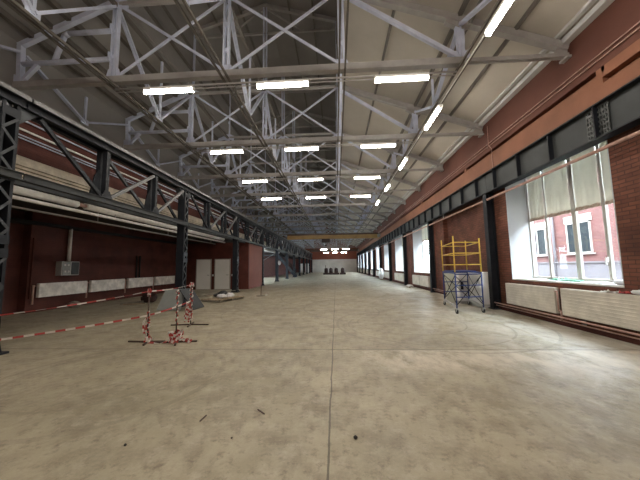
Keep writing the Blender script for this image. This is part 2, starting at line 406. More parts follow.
# ------------------------------------------------------------------ right wall windows
def window_bars(y0, y1, first):
    W = y1-y0
    if first: return [(y0, y0+.07), (6.535, 6.615), (7.31, 7.44), (8.28, 8.345), (y1-.07, y1)]
    return [(y0, y0+.07), (y0+W*.27, y0+W*.27+.08), (y0+W*.5-.06, y0+W*.5+.07), (y0+W*.76, y0+W*.76+.07), (y1-.07, y1)]
FX = 6.15
PLACE = {0: 'nearest tall right window with the view of the pink brick building'}
for wi, (y0, y1) in enumerate(WINS):
    lab = PLACE.get(wi, 'tall right window, %s beyond the scaffold tower' % ORD[wi-1])
    O = (XW, (y0+y1)/2, SILL)
    wn = bpy.data.objects.new('window_%d' % (wi+1), None); COL.objects.link(wn); wn.location = O; tag(wn, lab, 'window', kind='structure')
    f = MB(); bars = window_bars(y0, y1, wi == 0)
    for a, b in bars: f.box((FX-.03, a, SILL), (FX+.04, b, HEAD))
    f.box((FX-.05, y0, SILL), (FX+.05, y1, SILL+.07)); f.box((FX-.05, y0, HEAD-.07), (FX+.05, y1, HEAD))
    f.build('window_frame', 'pvc', wn, O, .008 if wi < 2 else 0)
    for (a, b), (c, d) in zip(bars, bars[1:]):
        MB().box((FX+.015, b, SILL+.06), (FX+.022, c, HEAD-.06)).build('pane', 'glass', wn, O)
    r = MB(); r.box((XW-.004, y0, SILL), (FX+.12, y0+.02, HEAD)); r.box((XW-.004, y1-.02, SILL), (FX+.12, y1, HEAD)); r.box((XW+.001, y0, HEAD-.02), (FX+.12, y1, HEAD))
    r.build('window_reveal', 'white_plaster', wn, O)
    MB().box((XW-.012, y0, SILL-.04), (FX+.12, y1, SILL+.005)).build('window_sill', 'sill', wn, O, .01)
    if wi == 0:
        h = MB().box((FX-.09, 6.55, 1.52), (FX-.065, 6.59, 1.62)).bar((FX-.10, 6.57, 1.60), (FX-.10, 6.57, 1.44), .02, .025); h.build('window_handle', 'lamp_white', wn, O)
    # fabric blinds, one for each casement
    names = ['nearest', 'second', 'third', 'farthest']
    if wi > 3: continue
    for bi, ((a, b), (c, d)) in enumerate(zip(bars, bars[1:])):
        zb = 2.83 + (.0 if wi == 0 else .2+.15*((wi*7+bi*3) % 3))
        bl = thing('window_blind', ('cream fabric blind on the %s casement of the nearest right window' % names[bi]) if wi == 0 else
                   'cream blind on the %s casement of the right window %s beyond the scaffold' % (names[bi], ORD[wi-1]), 'blind', (FX-.02, (b+c)/2, zb), 'cream blinds in the right windows')
        O2 = (FX-.02, (b+c)/2, zb)
        m = MB(); n = 14; ys = [b+.012+(c-b-.024)*k/n for k in range(n+1)]
        rows = 8; vs = []
        for side in (0, .006):
            for rr in range(rows+1):
                for k, y in enumerate(ys):
                    vs.append((FX-.025+side+.008*math.sin(k*1.9+wi)+.006*math.sin(rr*1.3), y, zb+(HEAD-.1-zb)*rr/rows))
        nn = (n+1)*(rows+1); fs = []
        for rr in range(rows):
            for k in range(n):
                i = rr*(n+1)+k; fs += [(i, i+1, i+n+2, i+n+1), (nn+i, nn+i+n+1, nn+i+n+2, nn+i+1)]
        m.add(vs, fs, 0, True); m.build('blind_fabric', 'blind', bl, O2)
        MB().tube((FX-.02, b+.01, HEAD-.11), (FX-.02, c-.01, HEAD-.11), .022).build('blind_roller', 'lamp_white', bl, O2)
        g = MB()
        for k in range(12):
            y = b+.012+(c-b-.024)*(k+.5)/12; g.box((FX-.032, y-(c-b)/28, zb-.02-.015*random.random()), (FX-.015, y+(c-b)/28, zb+.045+.03*random.random()))
        g.build('blind_fringe', 'fringe', bl, O2)

# upper-left and aisle windows (seen only as bright strips, or not at all)
k = len(WINS)
for i, (a, b) in enumerate(CW):
    k += 1; O = (XU, (a+b)/2, 5.2); wn = bpy.data.objects.new('window_%d' % k, None); COL.objects.link(wn); wn.location = O
    tag(wn, 'bright upper window strip above the far left girder, %s from the near side' % ORD[i], 'window', kind='structure')
    f = MB().box((XU-.2, a, 5.2), (XU-.12, b, 5.26)).box((XU-.2, a, 5.89), (XU-.12, b, 5.95))
    for q in range(5): y = a+(b-a-.06)*q/4; f.box((XU-.2, y, 5.2), (XU-.12, y+.06, 5.95))
    f.build('window_frame', 'pvc', wn, O); MB().box((XU-.17, a, 5.25), (XU-.163, b, 5.9)).build('pane', 'glass', wn, O)
for i, (a, b) in enumerate(AW):
    k += 1; O = (XA, (a+b)/2, .6); wn = bpy.data.objects.new('window_%d' % k, None); COL.objects.link(wn); wn.location = O
    tag(wn, 'window in the aisle wall hidden behind the small room, %s from the room' % ORD[i], 'window', kind='structure')
    f = MB().box((XA-.3, a, .6), (XA-.22, b, .66)).box((XA-.3, a, 3.14), (XA-.22, b, 3.2))
    for q in range(4): y = a+(b-a-.06)*q/3; f.box((XA-.3, y, .6), (XA-.22, y+.06, 3.2))
    f.build('window_frame', 'pvc', wn, O); MB().box((XA-.27, a, .65), (XA-.263, b, 3.15)).build('pane', 'glass', wn, O)

# ------------------------------------------------------------------ roof trusses
def double(mb, p, q, w, h, gap=.045, up=(0,1,0)):      # two angle bars side by side across the truss plane
    for sgn in (-1, 1):
        o = Vector((0, sgn*gap, 0)); mb.bar(Vector(p)+o, Vector(q)+o, w, h, up)
    return mb
def make_truss():
    O = (0, 0, 6.2)
    t = thing('roof_truss', '', 'roof truss', (0, T0, 6.2), 'steel roof trusses')
    B = lambda n, mb, m='steel': mb.build(n, m, t, O)
    B('bottom_chord', MB().box((PL, -.075, 6.22), (P4+.1, .075, 6.25)).box((PL, -.075, 6.25), (P4+.1, -.055, 6.38)).box((PL, .055, 6.25), (P4+.1, .075, 6.38)).box((PL, -.05, 6.25), (P4+.1, .05, 6.36)), 'steel_grey')
    B('bottom_chord', MB().bar((P4+.1, -.035, 6.30), (PE, -.035, 6.30), .05, .09).bar((P4+.1, .035, 6.30), (PE, .035, 6.30), .05, .09), 'steel_grey')
    B('top_chord', MB().bar((P3, 0, 8.40), (PE, 0, 6.50), .15, .17), 'steel_grey')
    B('top_chord', MB().bar((P1, 0, 8.52), (PL, 0, 7.42), .11, .13), 'steel')
    B('lantern_rafter', MB().bar((P1, 0, 11.10), (P2, 0, 12.03), .12, .14), 'steel_grey')
    B('lantern_rafter', MB().bar((P2, 0, 12.03), (P3, 0, 11.18), .12, .14), 'steel_grey')
    for x, z1, w_ in ((P1, 11.1, .06), (P2, 12.0, .06), (P3, 11.18, .05)):
        m = MB(); 
        for sx in (-1, 1): m.box((x+sx*.055-.026, -.05, 6.38), (x+sx*.055+.026, .05, z1))
        for z in (6.9, 7.6, 8.3, 9.2, 10.2): m.box((x-.04, -.03, z), (x+.04, .03, z+.1))
        B('post', m)
    B('post', MB().prism([(P4-.07,6.4),(P4+.07,6.4),(P4+.10,7.35),(P4-.12,7.40)], 'y', -.05, .05).box((P4-.02, -.07, 6.4), (P4+.02, .07, 7.35)))
    B('middle_chord', MB().bar((P1, 0, 8.42), (P3, 0, 8.42), .10, .08), 'steel_grey')
    for a, b in ((P1, P2), (P2, P3)):
        B('cross_brace', MB().bar((a+.08, .022, 6.42), (b-.08, .022, 8.38), .035, .065))
        B('cross_brace', MB().bar((a+.08, -.022, 8.38), (b-.08, -.022, 6.42), .035, .065))
    B('diagonal', MB().bar((P3+.05, 0, 8.28), (P4-.06, 0, 6.42), .08, .10))
    B('end_post', MB().bar((PL+.12, 0, 6.38), (PL+.05, 0, 7.42), .12, .12))
    B('diagonal', MB().bar((PL+.16, 0, 6.42), (PL+.58, 0, 6.86), .08, .09))
    B('strut', MB().tube((PL+.05, 0, 6.90), (P1-.05, 0, 6.90), .062, 12).box((P1-.09, -.11, 6.78), (P1-.05, .11, 7.02)), 'steel')
    B('strut', MB().path([(P1-.05, 0, 7.69), (-6.88, 0, 7.69), (-7.0, 0, 7.62), (-7.22, 0, 6.92)], .062, 12).box((P1-.09, -.1, 7.57), (P1-.05, .1, 7.81)), 'steel')
    B('lantern_tie', MB().bar((P1, 0, 10.82), (P3, 0, 10.82), .07, .07), 'steel_grey')
    for x0, x1 in ((P2, -4.1), (P2, -1.2)): B('lantern_strut', MB().bar((x0, 0, 11.95), (x1, 0, 10.84), .05, .06), 'steel_grey')
    g = [(P1, 6.38, .20, .24), (P2, 6.38, .18, .17), (P3, 6.38, .17, .16), (P4, 6.38, .24, .2)]
    for x, z, w_, h in g: B('gusset_plate', MB().prism([(x-w_, z), (x+w_, z), (x+w_*.7, z+h), (x-w_*.7, z+h)], 'y', -.012, .012))
    B('gusset_plate', MB().prism([(P1-.32,8.3),(P1+.3,8.3),(P1+.3,8.5),(P1+.1,8.6),(P1-.1,8.6)], 'y', -.014, .014))
    B('gusset_plate', MB().prism([(P4-.34,7.32),(P4+.05,7.1),(P4+.34,7.22),(P4+.34,7.34),(P4-.3,7.52)], 'y', -.06, .06), 'steel_grey')
    B('end_plate', MB().prism([(PL-.06,6.2),(PL+.42,6.36),(PL+.24,6.5),(PL-.06,6.62)], 'y', -.02, .02))
    B('end_plate', MB().prism([(PE-.38,6.24),(PE+.0,6.24),(PE+.0,6.56),(PE-.2,6.56)], 'y', -.02, .02).box((PE-.1,-.12,6.2),(PE,.12,6.25)), 'steel_grey')
    return t
tr0 = make_truss()
for i in range(NT):
    t = tr0 if i == 0 else copy_tree(tr0)
    t.location.y = T0+TB*i
    t['label'] = ('pale grey steel roof truss nearest the camera, above the front row of lamps' if i == 0 else
                  'grey steel roof truss, %s from the camera%s' % (ORD[i], ', above a row of lamps' if i < 4 else ', in the unlit stretch'))

# longitudinal V bracing between trusses on each post line
LINES = [(P1, 8.3, 'left raised-roof edge'), (P2, 8.3, 'ridge line'), (P3, 8.3, 'right raised-roof edge'), (P4, 7.2, 'right post row'), (PL+.1, 7.2, 'far left eave')]
for li, (x, zt, nm) in enumerate(LINES):
    O = (x, 0, 6.2); b0 = thing('longitudinal_brace', '', 'roof brace', (x, T0-TB, 6.2), 'V-shaped braces between roof trusses')
    h = TB/2
    for a, z0, b, z1 in ((.08, zt, h-.03, 6.34), (h+.03, 6.34, TB-.08, zt)):
        MB().bar((x-.03, a, z0), (x-.03, b, z1), .045, .06).bar((x+.03, a, z0), (x+.03, b, z1), .045, .06).build('diagonal', 'steel', b0, O)
    MB().bar((x, h, 6.3), (x, h, zt), .06, .06).build('hanger', 'steel', b0, O)
    MB().box((x-.012, h-.13, 6.27), (x+.012, h+.13, 6.44)).build('gusset_plate', 'steel', b0, O)
    for i in range(-1, NT-1):
        t = b0 if i == -1 else copy_tree(b0)
        t.location = (x, T0+TB*i, 6.2)
        t['label'] = 'grey steel V brace on the %s, %s' % (nm, 'in front of the nearest truss' if i < 0 else 'behind the %s truss from camera' % ORD[i])
    if li == 4: continue
    r = thing('tie_rail', 'long brown double rail under the trusses along the %s' % nm, 'rail', (x, YB, 6.15), 'double rails under the roof trusses')
    for dx in (-.07, .07): MB().box((x+dx-.02, YB+.01, 6.15), (x+dx+.02, YE-.05, 6.205)).build('rail_bar', 'rail_brown', r, (x, YB, 6.15))
    tp = MB().bar((x, YB+.01, zt+.06 if li < 3 else zt+.26), (x, YE-.05, zt+.06 if li < 3 else zt+.26), .09, .09)
    if li == 3: tp.bar((x+.22, YB+.01, 7.25), (x+.22, YE-.05, 7.25), .07, .08)
    o = tp.build('roof_purlin', 'purlin', None, (x, YB, zt)); tag(o, 'long brown purlin above the %s' % nm, 'purlin', 'roof purlins')
PUR = [('ceiling_right', 1.62, zr(1.62)-.02, 'cream right ceiling, near the raised roof'), ('r', 4.35, zr(4.35)-.02, 'cream right ceiling, near the wall'),
       ('l', -6.2, 8.35, 'left sloping ceiling, upper one'), ('l', -6.85, 8.07, 'left sloping ceiling, second from the top'), ('l', -7.35, 7.86, 'left sloping ceiling, third from the top'), ('l', -7.85, 7.65, 'left sloping ceiling, lowest one'), ('a', -4.6, 11.4, 'raised ceiling, far left of the ridge'), ('b', -3.6, 11.72, 'raised ceiling, just left of the ridge'),
       ('c', -1.65, 11.73, 'raised ceiling, just right of the ridge'), ('d', -.7, 11.45, 'raised ceiling, far right of the ridge'),
       ('e', P1+.03, 9.35, 'lower left side of the raised roof'), ('f', P1+.03, 10.2, 'upper left side of the raised roof'),
       ('g', P3-.03, 9.35, 'lower right side of the raised roof'), ('h', P3-.03, 10.2, 'upper right side of the raised roof')]
for _, x, z, nm in PUR:
    o = MB().bar((x, YB+.01, z), (x, YE-.05, z), .13 if _ == 'l' else .06, .14 if _ == 'l' else .10).build('roof_purlin', 'rail_brown' if _ == 'l' else 'purlin', None, (x, YB, z)); tag(o, 'long brown purlin on the ' + nm, 'purlin', 'roof purlins')

# ------------------------------------------------------------------ lamps
def make_tube(name):
    t = thing(name, '', 'lamp', (0,0,0), None)
    MB().box((-.64, -.07, .018), (.64, .07, .075)).build('lamp_housing', 'lamp_white', t)
    d = MB().tube((-.635, 0, -.02), (.635, 0, -.02), .042, 12); d.build('lamp_diffuser', 'tube_glow', t)
    MB().box((-.655, -.05, -.05), (-.635, .05, .07)).box((.635, -.05, -.05), (.655, .05, .07)).build('end_cap', 'lamp_white', t)
    MB().tube((-.5, 0, .06), (-.5, 0, .22), .008, 6).tube((.5, 0, .06), (.5, 0, .22), .008, 6).build('hanger', 'steel_grey', t)
    return t
lamp0 = make_tube('tube_lamp'); first = True
LX = [(-4.16, 'left'), (-1.23, 'middle'), (1.68, 'right')]
for i in range(-3, 4):  # negative rows are out of view, added to light the near hall
    for x, nm in LX:
        t = lamp0 if first else copy_tree(lamp0); first = False
        t.location = (x, 6.42+TB*i, 6.02)
        if i >= 0: t['label'] = 'lit crosswise tube lamp, %s one of the %s row from camera' % (nm, ['nearest', 'second', 'third', 'fourth'][i])
        else: t['label'] = 'added unseen crosswise tube lamp, %s one, overhead behind the camera, row %s' % (nm, ['third', 'second', 'first'][i+3])
        t['group'] = 'crosswise tube lamps under the trusses'
    c = MB().tube((-5.6, 6.42+TB*i, 6.13), (3.0, 6.42+TB*i, 6.13), .022, 8).tube((-5.6, 6.50+TB*i, 6.10), (3.0, 6.50+TB*i, 6.10), .014, 8)
    o = c.build('conduit', 'steel_grey', None, (-5.6, 6.42+TB*i, 6.1)); tag(o, 'thin grey conduit carrying the %s' % (['nearest', 'second', 'third', 'fourth'][i]+' crosswise lamp row' if i >= 0 else 'added unseen lamp row overhead behind the camera, %s' % ORD[i+3]), 'conduit', 'lamp conduits')
for i in range(-2, 5):  # negative positions are added lamps outside the view
    t = copy_tree(lamp0); t.location = (3.07, 4.55+TB*i, 6.0); t.rotation_euler.z = PI/2
    t['label'] = 'lit lengthwise tube lamp in the right row, %s from the camera' % ORD[i] if i >= 0 else 'added unseen lengthwise tube lamp of the right row behind the camera, %s' % ORD[i+2]
    t['group'] = 'lengthwise tube lamps of the right row'
o = MB().tube((3.07, -4, 6.08), (3.07, 22, 6.08), .016, 8).build('conduit', 'lamp_white', None, (3.07, -4, 6.08)); tag(o, 'pale lengthwise conduit joining the lamps of the right row', 'conduit', 'lamp conduits')
for r, (y, z) in enumerate(((55, 4.92), (69, 4.98))):
    for x, nm in ((-2.35, 'left'), (-.15, 'middle'), (2.0, 'right')):
        t = copy_tree(lamp0); t.location = (x, y, z); t['label'] = 'small lit lamp low at the far end, %s one of the %s row' % (nm, ['nearer', 'farther'][r]); t['group'] = 'small lamps at the far end'
    m = MB()
    for x in (-2.35, -.15, 2.0):
        for d in (-.5, .5): m.tube((x+d, y, z+.2), (x+d, y, 6.25), .012, 6)
    m.tube((-3.4, y, z+.21), (3.0, y, z+.21), .03, 8)
    o = m.build('lamp_rail', 'steel_grey', None, (0, y, z+.2)); tag(o, 'grey hanging rail carrying the %s low lamps at the far end' % ['nearer', 'farther'][r], 'rail')

# ------------------------------------------------------------------ left crane columns and girder
CY = [4.92+6.115*k for k in range(12)]
def make_column():
    t = thing('crane_column', '', 'column', (0,0,0), 'dark lattice columns on the left'); H = 4.72
    for sy in (-1, 1):
        m = MB().box((-.14, sy*.14-.012, .03), (.14, sy*.14+.012, H))
        for sx in (-1, 1): m.box((sx*.14-.01, sy*.14, .03), (sx*.14+.01, sy*.14-sy*.05, H))
        m.build('channel', 'dark_steel', t)
    m = MB(); z = .4; s_ = 1
    while z < H-.4:
        for sx in (-1, 1): m.bar((sx*.152, -s_*.12, z), (sx*.152, s_*.12, z+.27), .05, .012, up=(1,0,0))
        z += .27; s_ = -s_
    m.build('lacing', 'lacing', t)
    m = MB()
    for z in (.12, 1.75, 2.0, 3.2, 4.45):
        for sx in (-1, 1): m.box((sx*.153-.008, -.152, z), (sx*.153+.008, .152, z+.17))
    m.build('batten', 'dark_steel', t)
    MB().box((-.24, -.25, 0), (.24, .25, .035)).prism([(-.2,.03),(.2,.03),(.12,.3),(-.12,.3)], 'y', -.165, -.152).prism([(-.2,.03),(.2,.03),(.12,.3),(-.12,.3)], 'y', .152, .165).build('base_plate', 'dark_steel', t)
    MB().prism([(-.15,4.72),(-.5,4.72),(-.15,4.35)], 'x', -.1, .1).prism([(.15,4.72),(.5,4.72),(.15,4.35)], 'x', -.1, .1).build('head_bracket', 'lacing', t)
    return t
c0 = make_column()
for k, y in enumerate(CY):
    t = c0 if k == 0 else copy_tree(c0); t.location = (XG, y-(.08 if k else .24), 0)
    t['label'] = ['dark lattice steel column at the left edge of the view', 'dark lattice steel column standing beside the leaning grey boards', 'dark lattice steel column behind the pallet, near the doors', 'dark lattice steel column at the far corner of the red room'][k] if k < 4 else 'dark lattice steel column, %s beyond the red room' % ORD[k-4]
def make_girder():
    L_ = 6.115; t = thing('crane_girder', '', 'girder', (0,0,3.25), 'dark lattice crane girders on the left'); O = (0,0,3.25); g = .02
    m = MB()
    for sx in (-1, 1):
        m.box((sx*.13-.06, g, 4.72), (sx*.13+.06, L_-g, 4.745)); m.box((sx*.15-.012, g, 4.745), (sx*.15+.012, L_-g, 4.89))
    m.box((-.2, g, 4.89), (.2, L_-g, 4.915)); m.build('top_chord', 'dark_steel', t, O)
    MB().box((-.04, g, 4.915), (.04, L_-g, 4.99)).box((.14, g, 4.918), (.28, L_-g, 4.945)).box((.262, g, 4.86), (.28, L_-g, 4.918)).build('rail', 'rail_grey', t, O)
    m = MB()
    for sx in (-1, 1):
        m.box((sx*.2-.012, g, 3.25), (sx*.2+.012, L_-g, 3.40)); m.box((sx*.2-.06, g, 3.25), (sx*.2+.06, L_-g, 3.268)); m.box((sx*.2-.05, g, 3.385), (sx*.2+.05, L_-g, 3.40))
    m.build('bottom_chord', 'dark_plate', t, O)
    for q in (1, 2):
        y = L_*q/3
        m = MB().box((.03, y-.055, 3.40), (.15, y+.055, 4.72)).box((-.15, y-.055, 3.40), (-.03, y+.055, 4.72))
        m.prism([(y-.06,3.4),(y-.33,3.4),(y-.20,4.0),(y-.06,4.2)], 'x', -.06, -.03); m.build('vertical', 'dark_steel', t, O)
    D = lambda a, z0, b, z1, m_, x: MB().bar((x, a, z0), (x, b, z1), .07, .09).build('diagonal', m_, t, O)
    q = L_/3
    D(.3, 4.68, q-.1, 3.42, 'dark_steel', .1); D(q+.1, 4.68, 2*q-.1, 3.42, 'lacing', -.08); D(q+.1, 3.42, 2*q-.1, 4.68, 'rail_grey', .1); D(2*q+.1, 3.42, L_-.3, 4.68, 'rail_grey', .1)
    D(2*q+.1, 4.68, L_-.3, 3.42, 'dark_steel', -.1)
    for y in (q, 2*q): MB().prism([(y-.2,3.40),(y+.2,3.40),(y+.08,3.62),(y-.08,3.62)], 'x', .15, .165).build('gusset_plate', 'dark_steel', t, O)
    return t
g0 = make_girder(); 
for k in range(-1, 11):
    t = g0 if k == -1 else copy_tree(g0); t.location = (XG, CY[0]+6.115*k, 3.25)
    t['label'] = 'dark lattice crane girder span, ' + (['at the very left edge of the photo', 'second from the left edge of the photo', 'third from the left edge of the photo', 'beside the small red room'][k+1] if k < 3 else '%s past the red room' % ORD[k-3])

# pipes under the lintel
def pipe(name, pts, r, m, label, cat='pipe', group=None, n=12, clip=None):
    o = MB().path(pts, r, n).build(name, m, None, pts[0]); tag(o, label, cat, group)
    if clip:
        a, b = Vector(pts[0]), Vector(pts[-1])
        for k in range(6):
            p = a.lerp(b, .04+.92*(k/5)**1.6); MB().bar(p, p+Vector(clip), .03, .012, up=(0,1,0)).build('pipe_clip', 'steel_grey', o, pts[0])
    return o
p = thing('insulated_pipe', 'thick white insulated pipe under the left lintel beam', 'pipe', (-8.05, 1.5, 3.5))
for a, b in ((1.5, 8.05), (8.35, 19.35)): MB().tube((-8.05, a, 3.56), (-8.05, b, 3.56), .11, 14).build('pipe_cover', 'pipe_white', p, (-8.05, 1.5, 3.5))
MB().tube((-8.05, 8.05, 3.56), (-8.05, 8.35, 3.56), .06, 12).build('pipe_joint', 'pipe_pink', p, (-8.05, 1.5, 3.5))
pipe('pipe', [(-7.95, 1.5, 3.33), (-7.95, 19.35, 3.33)], .05, 'pipe_white', 'thin white pipe running below the thick insulated pipe', clip=(-.08, 0, .58))
pipe('pipe', [(-8.6, 1.5, 3.22), (-8.6, 19.3, 3.22)], .03, 'steel_grey', 'thin grey pipe in the dark under the aisle ceiling', clip=(0, 0, .425))
pipe('duct', [(-7.9, 23.4, 3.5), (-7.9, 37.8, 3.5)], .16, 'pipe_white', 'white duct under the girder beyond the red room', 'duct', clip=(-.52, 0, .14))
for z, r, m, l in ((5.24, .03, 'pipe_white', 'bright white conduit on the dark red upper left wall'), (5.08, .018, 'steel', 'upper of the thin paired conduits on the upper left wall'), (5.0, .018, 'steel', 'lower of the thin paired conduits on the upper left wall'), (5.5, .025, 'steel', 'topmost grey conduit on the dark red upper left wall')):
    pipe('conduit', [(XU+.06, 1.5, z), (XU+.06, 40, z)], r, m, l, 'conduit', 'conduits on the upper left wall', 8, (-.059, 0, 0))

# ------------------------------------------------------------------ right girder and columns
RC = [9.83+5.97*i for i in range(-1, 11)]
def make_rcol():
    t = thing('wall_column', '', 'column', (0,0,0), 'dark steel columns on the right wall')
    MB().box((-.13, -.11, .03), (-.11, .11, 3.93)).box((.11, -.11, .03), (.13, .11, 3.93)).box((-.11, -.012, .03), (.11, .012, 3.93)).build('shaft', 'dark_steel', t)
    MB().box((-.17, -.145, 0), (.13, .145, .03)).build('base_plate', 'dark_steel', t)
    MB().prism([(-.11,3.93),(-.15,3.93),(-.11,3.6)], 'x', -.05, .05).prism([(.11,3.93),(.15,3.93),(.11,3.6)], 'x', -.05, .05).build('head_bracket', 'dark_steel', t)
    return t
rc0 = make_rcol(); n = 0
for i, y in enumerate(RC):
    if i == 0: continue
    t = rc0 if i == 1 else copy_tree(rc0); t.location = (XW-.135, y, 0)
    t['label'] = ['dark steel column between the nearest window and the scaffold', 'dark steel column just beyond the scaffold tower'][i-1] if i < 3 else 'dark steel column on the right wall, %s beyond the scaffold tower' % ORD[i-2]
def make_pg():
    L_ = 5.97; O = (0,0,3.95); t = thing('plate_girder', '', 'girder', (0,0,3.95), 'dark plate girders on the right'); g = .01
    MB().box((-.006, g, 3.97), (.006, L_-g, 4.63)).build('web', 'dark_plate', t, O)
    MB().box((-.13, g, 4.63), (.13, L_-g, 4.655)).build('top_flange', 'dark_steel', t, O)
    MB().box((-.13, g, 3.945), (.13, L_-g, 3.97)).build('bottom_flange', 'dark_steel', t, O)
    for q in range(5): y = .55+1.2*q; MB().box((-.115, y-.012, 3.97), (-.006, y+.012, 4.63)).box((.006, y-.012, 3.97), (.115, y+.012, 4.63)).build('stiffener', 'dark_steel', t, O)
    return t
pg0 = make_pg()
for i in range(11):
    t = pg0 if i == 0 else copy_tree(pg0); t.location = (XW-.16, RC[0]+5.97*i, 3.95)
    t['label'] = 'dark grey plate girder span on the right wall, ' + (['above the nearest window', 'above the scaffold tower'][i] if i < 2 else '%s beyond the scaffold tower' % ORD[i-2])
# perforated plate on the girder web
t = thing('perforated_plate', 'dark plate with a grid of holes on the girder above the nearest window', 'plate', (XW-.19, 5.52, 4.0)); O = (XW-.19, 5.52, 4.0)
m = MB()
for q in range(7): z = 3.99+.1*q; m.box((XW-.2, 5.38, z), (XW-.17, 5.86, z+.035))
for q in range(9): y = 5.38+.057*q; m.box((XW-.196, y, 3.99), (XW-.174, y+.024, 4.62))
m.build('plate_grid', 'mesh_plate', t, O)
pipe('pipe', [(XW-.22, -2, 3.73), (XW-.22, 60, 3.73)], .035, 'pipe_pink', 'long pinkish pipe running under the right plate girder', clip=(.0, 0, .22))
for z, l in ((5.74, 'upper'), (5.64, 'lower')):
    pipe('conduit', [(XW-.04, -2, z), (XW-.04, 45, z)], .012, 'pipe_pink', '%s of the two thin conduits along the upper right wall' % l, 'conduit', 'conduits on the upper right wall', 6, (.039, 0, 0))
pipe('conduit', [(XW-.02, 9.75, 6.4), (XW-.02, 9.75, 5.7), (XW-.02, 9.6, 5.5), (XW-.02, 9.6, 4.7)], .012, 'pipe_pink', 'thin bent upright conduit on the upper right wall beyond the nearest window', 'conduit', None, 6)

# ------------------------------------------------------------------ radiators
def make_radiator(L_, h, m_front, name='radiator', ribs=True):
    t = thing(name, '', 'radiator', (0,0,0))     # local: front faces -X, runs along +Y, stands from z=0
    m = MB().box((-.02, 0, 0), (.0, L_, h))
    if ribs:
        for q in range(9): z = .03+(h-.06)*q/8; m.box((-.026, .015, z-.012), (-.02, L_-.015, z+.012))
    m.build('front_panel', m_front, t, bevel=.004)
    MB().box((.07, .01, .01), (.09, L_-.01, h-.01)).build('back_panel', 'radiator_back', t)
    m = MB()
    for q in range(40): y = .02+(L_-.06)*q/39; m.box((.0, y, .02), (.07, y+.012, h-.02))
    m.build('convector_fins', 'radiator_back', t)
    MB().box((-.015, 0, h-.012), (.09, L_, h+.004)).build('top_grille', m_front, t)
    for y in (-.001, L_+.001): MB().box((-.015, y-.005, 0), (.09, y+.005, h)).build('side_cover', m_front, t)
    for y in (.32, L_-.32): MB().box((.09, y-.02, .1), (.15, y+.02, h-.1)).build('bracket', 'radiator_back', t)
    return t
R0 = make_radiator(1.95, .62, 'radiator')
R0.location = (XW-.15, 7.2, .28); tag(R0, 'white panel radiator under the nearest right window, left one of the pair', 'radiator', 'white radiators on the right wall')
R1 = copy_tree(R0); R1.location = (XW-.15, 5.05, .28); R1['label'] = 'white panel radiator at the right edge of the photo under the nearest window'
for i in range(1, 10):
    for s_ in (0, 1):
        c = copy_tree(R0); c.scale = (1, .83, 1.); c.location = (XW-.15, WINS[i][0]+.06+1.72*s_, .22)
        c['label'] = 'white panel radiator under the right window %s beyond the scaffold, %s one' % (ORD[i-1], ['nearer', 'farther'][s_])
LR = make_radiator(1.95, .50, 'radiator_grey', ribs=False)
lrs = [(9.62, 1.95, 'nearest, left of the grey control box'), (11.78, 1.95, 'second from the left'), (14.0, 1.95, 'third from the left'), (16.2, 1.95, 'farthest, partly behind the lattice column')]
for i, (y, L_, l) in enumerate(lrs):
    c = LR if i == 0 else copy_tree(LR); c.location = (XA+.15, y+L_, .53); c.rotation_euler.z = PI; tag(c, 'dusty pale radiator on the dark red left wall, ' + l, 'radiator', 'pale radiators on the left wall')
    o = MB().tube((XA+.09, y-.14, .30), (XA+.09, y-.14, .98), .03, 8).tube((XA+.09, y-.14, .95), (XA+.09, y+.02, .95), .015, 6).build('pipe', 'pipe_pink', None, (XA+.09, y-.14, .3)); tag(o, 'short upright pipe beside the left wall radiator, %s' % l, 'pipe', 'pipes beside the left radiators')
m = MB().tube((XA+.07, 14.65, 1.05), (XA+.07, 14.65, 2.25), .04, 8).tube((XA+.07, 14.9, 1.05), (XA+.07, 14.9, 2.25), .04, 8)
o = m.build('pipe_pair', 'black', None, (XA+.07, 14.7, 1.05)); tag(o, 'pair of black upright pipes on the left wall above the third radiator', 'pipe')
# heating pipes along the right wall
o = pipe('heating_pipe', [(XW-.17, -1, .215), (XW-.17, 16, .215)], .02, 'pipe_pink', 'upper thin heating pipe along the foot of the right wall', 'pipe', None, 8, (.168, 0, 0))
o = pipe('heating_pipe', [(XW-.12, -1, .13), (XW-.12, 16, .13)], .014, 'pipe_pink', 'lower thin heating pipe along the foot of the right wall', 'pipe', None, 8, (.119, 0, 0))
o = pipe('radiator_pipe', [(XW-.17, 7.16, .82), (XW-.17, 7.10, .82), (XW-.17, 7.10, .36), (XW-.17, 7.03, .36), (XW-.17, 7.03, .14)], .018, 'pipe_pink', 'bent pinkish pipe between the two radiators of the nearest window', 'pipe', None, 8)
struct('baseboard_right', MB().box((XW-.05, YB, 0), (XW+.02, YE, .10)), 'brick_dark', 'dark red foot of the right wall', 'baseboard')

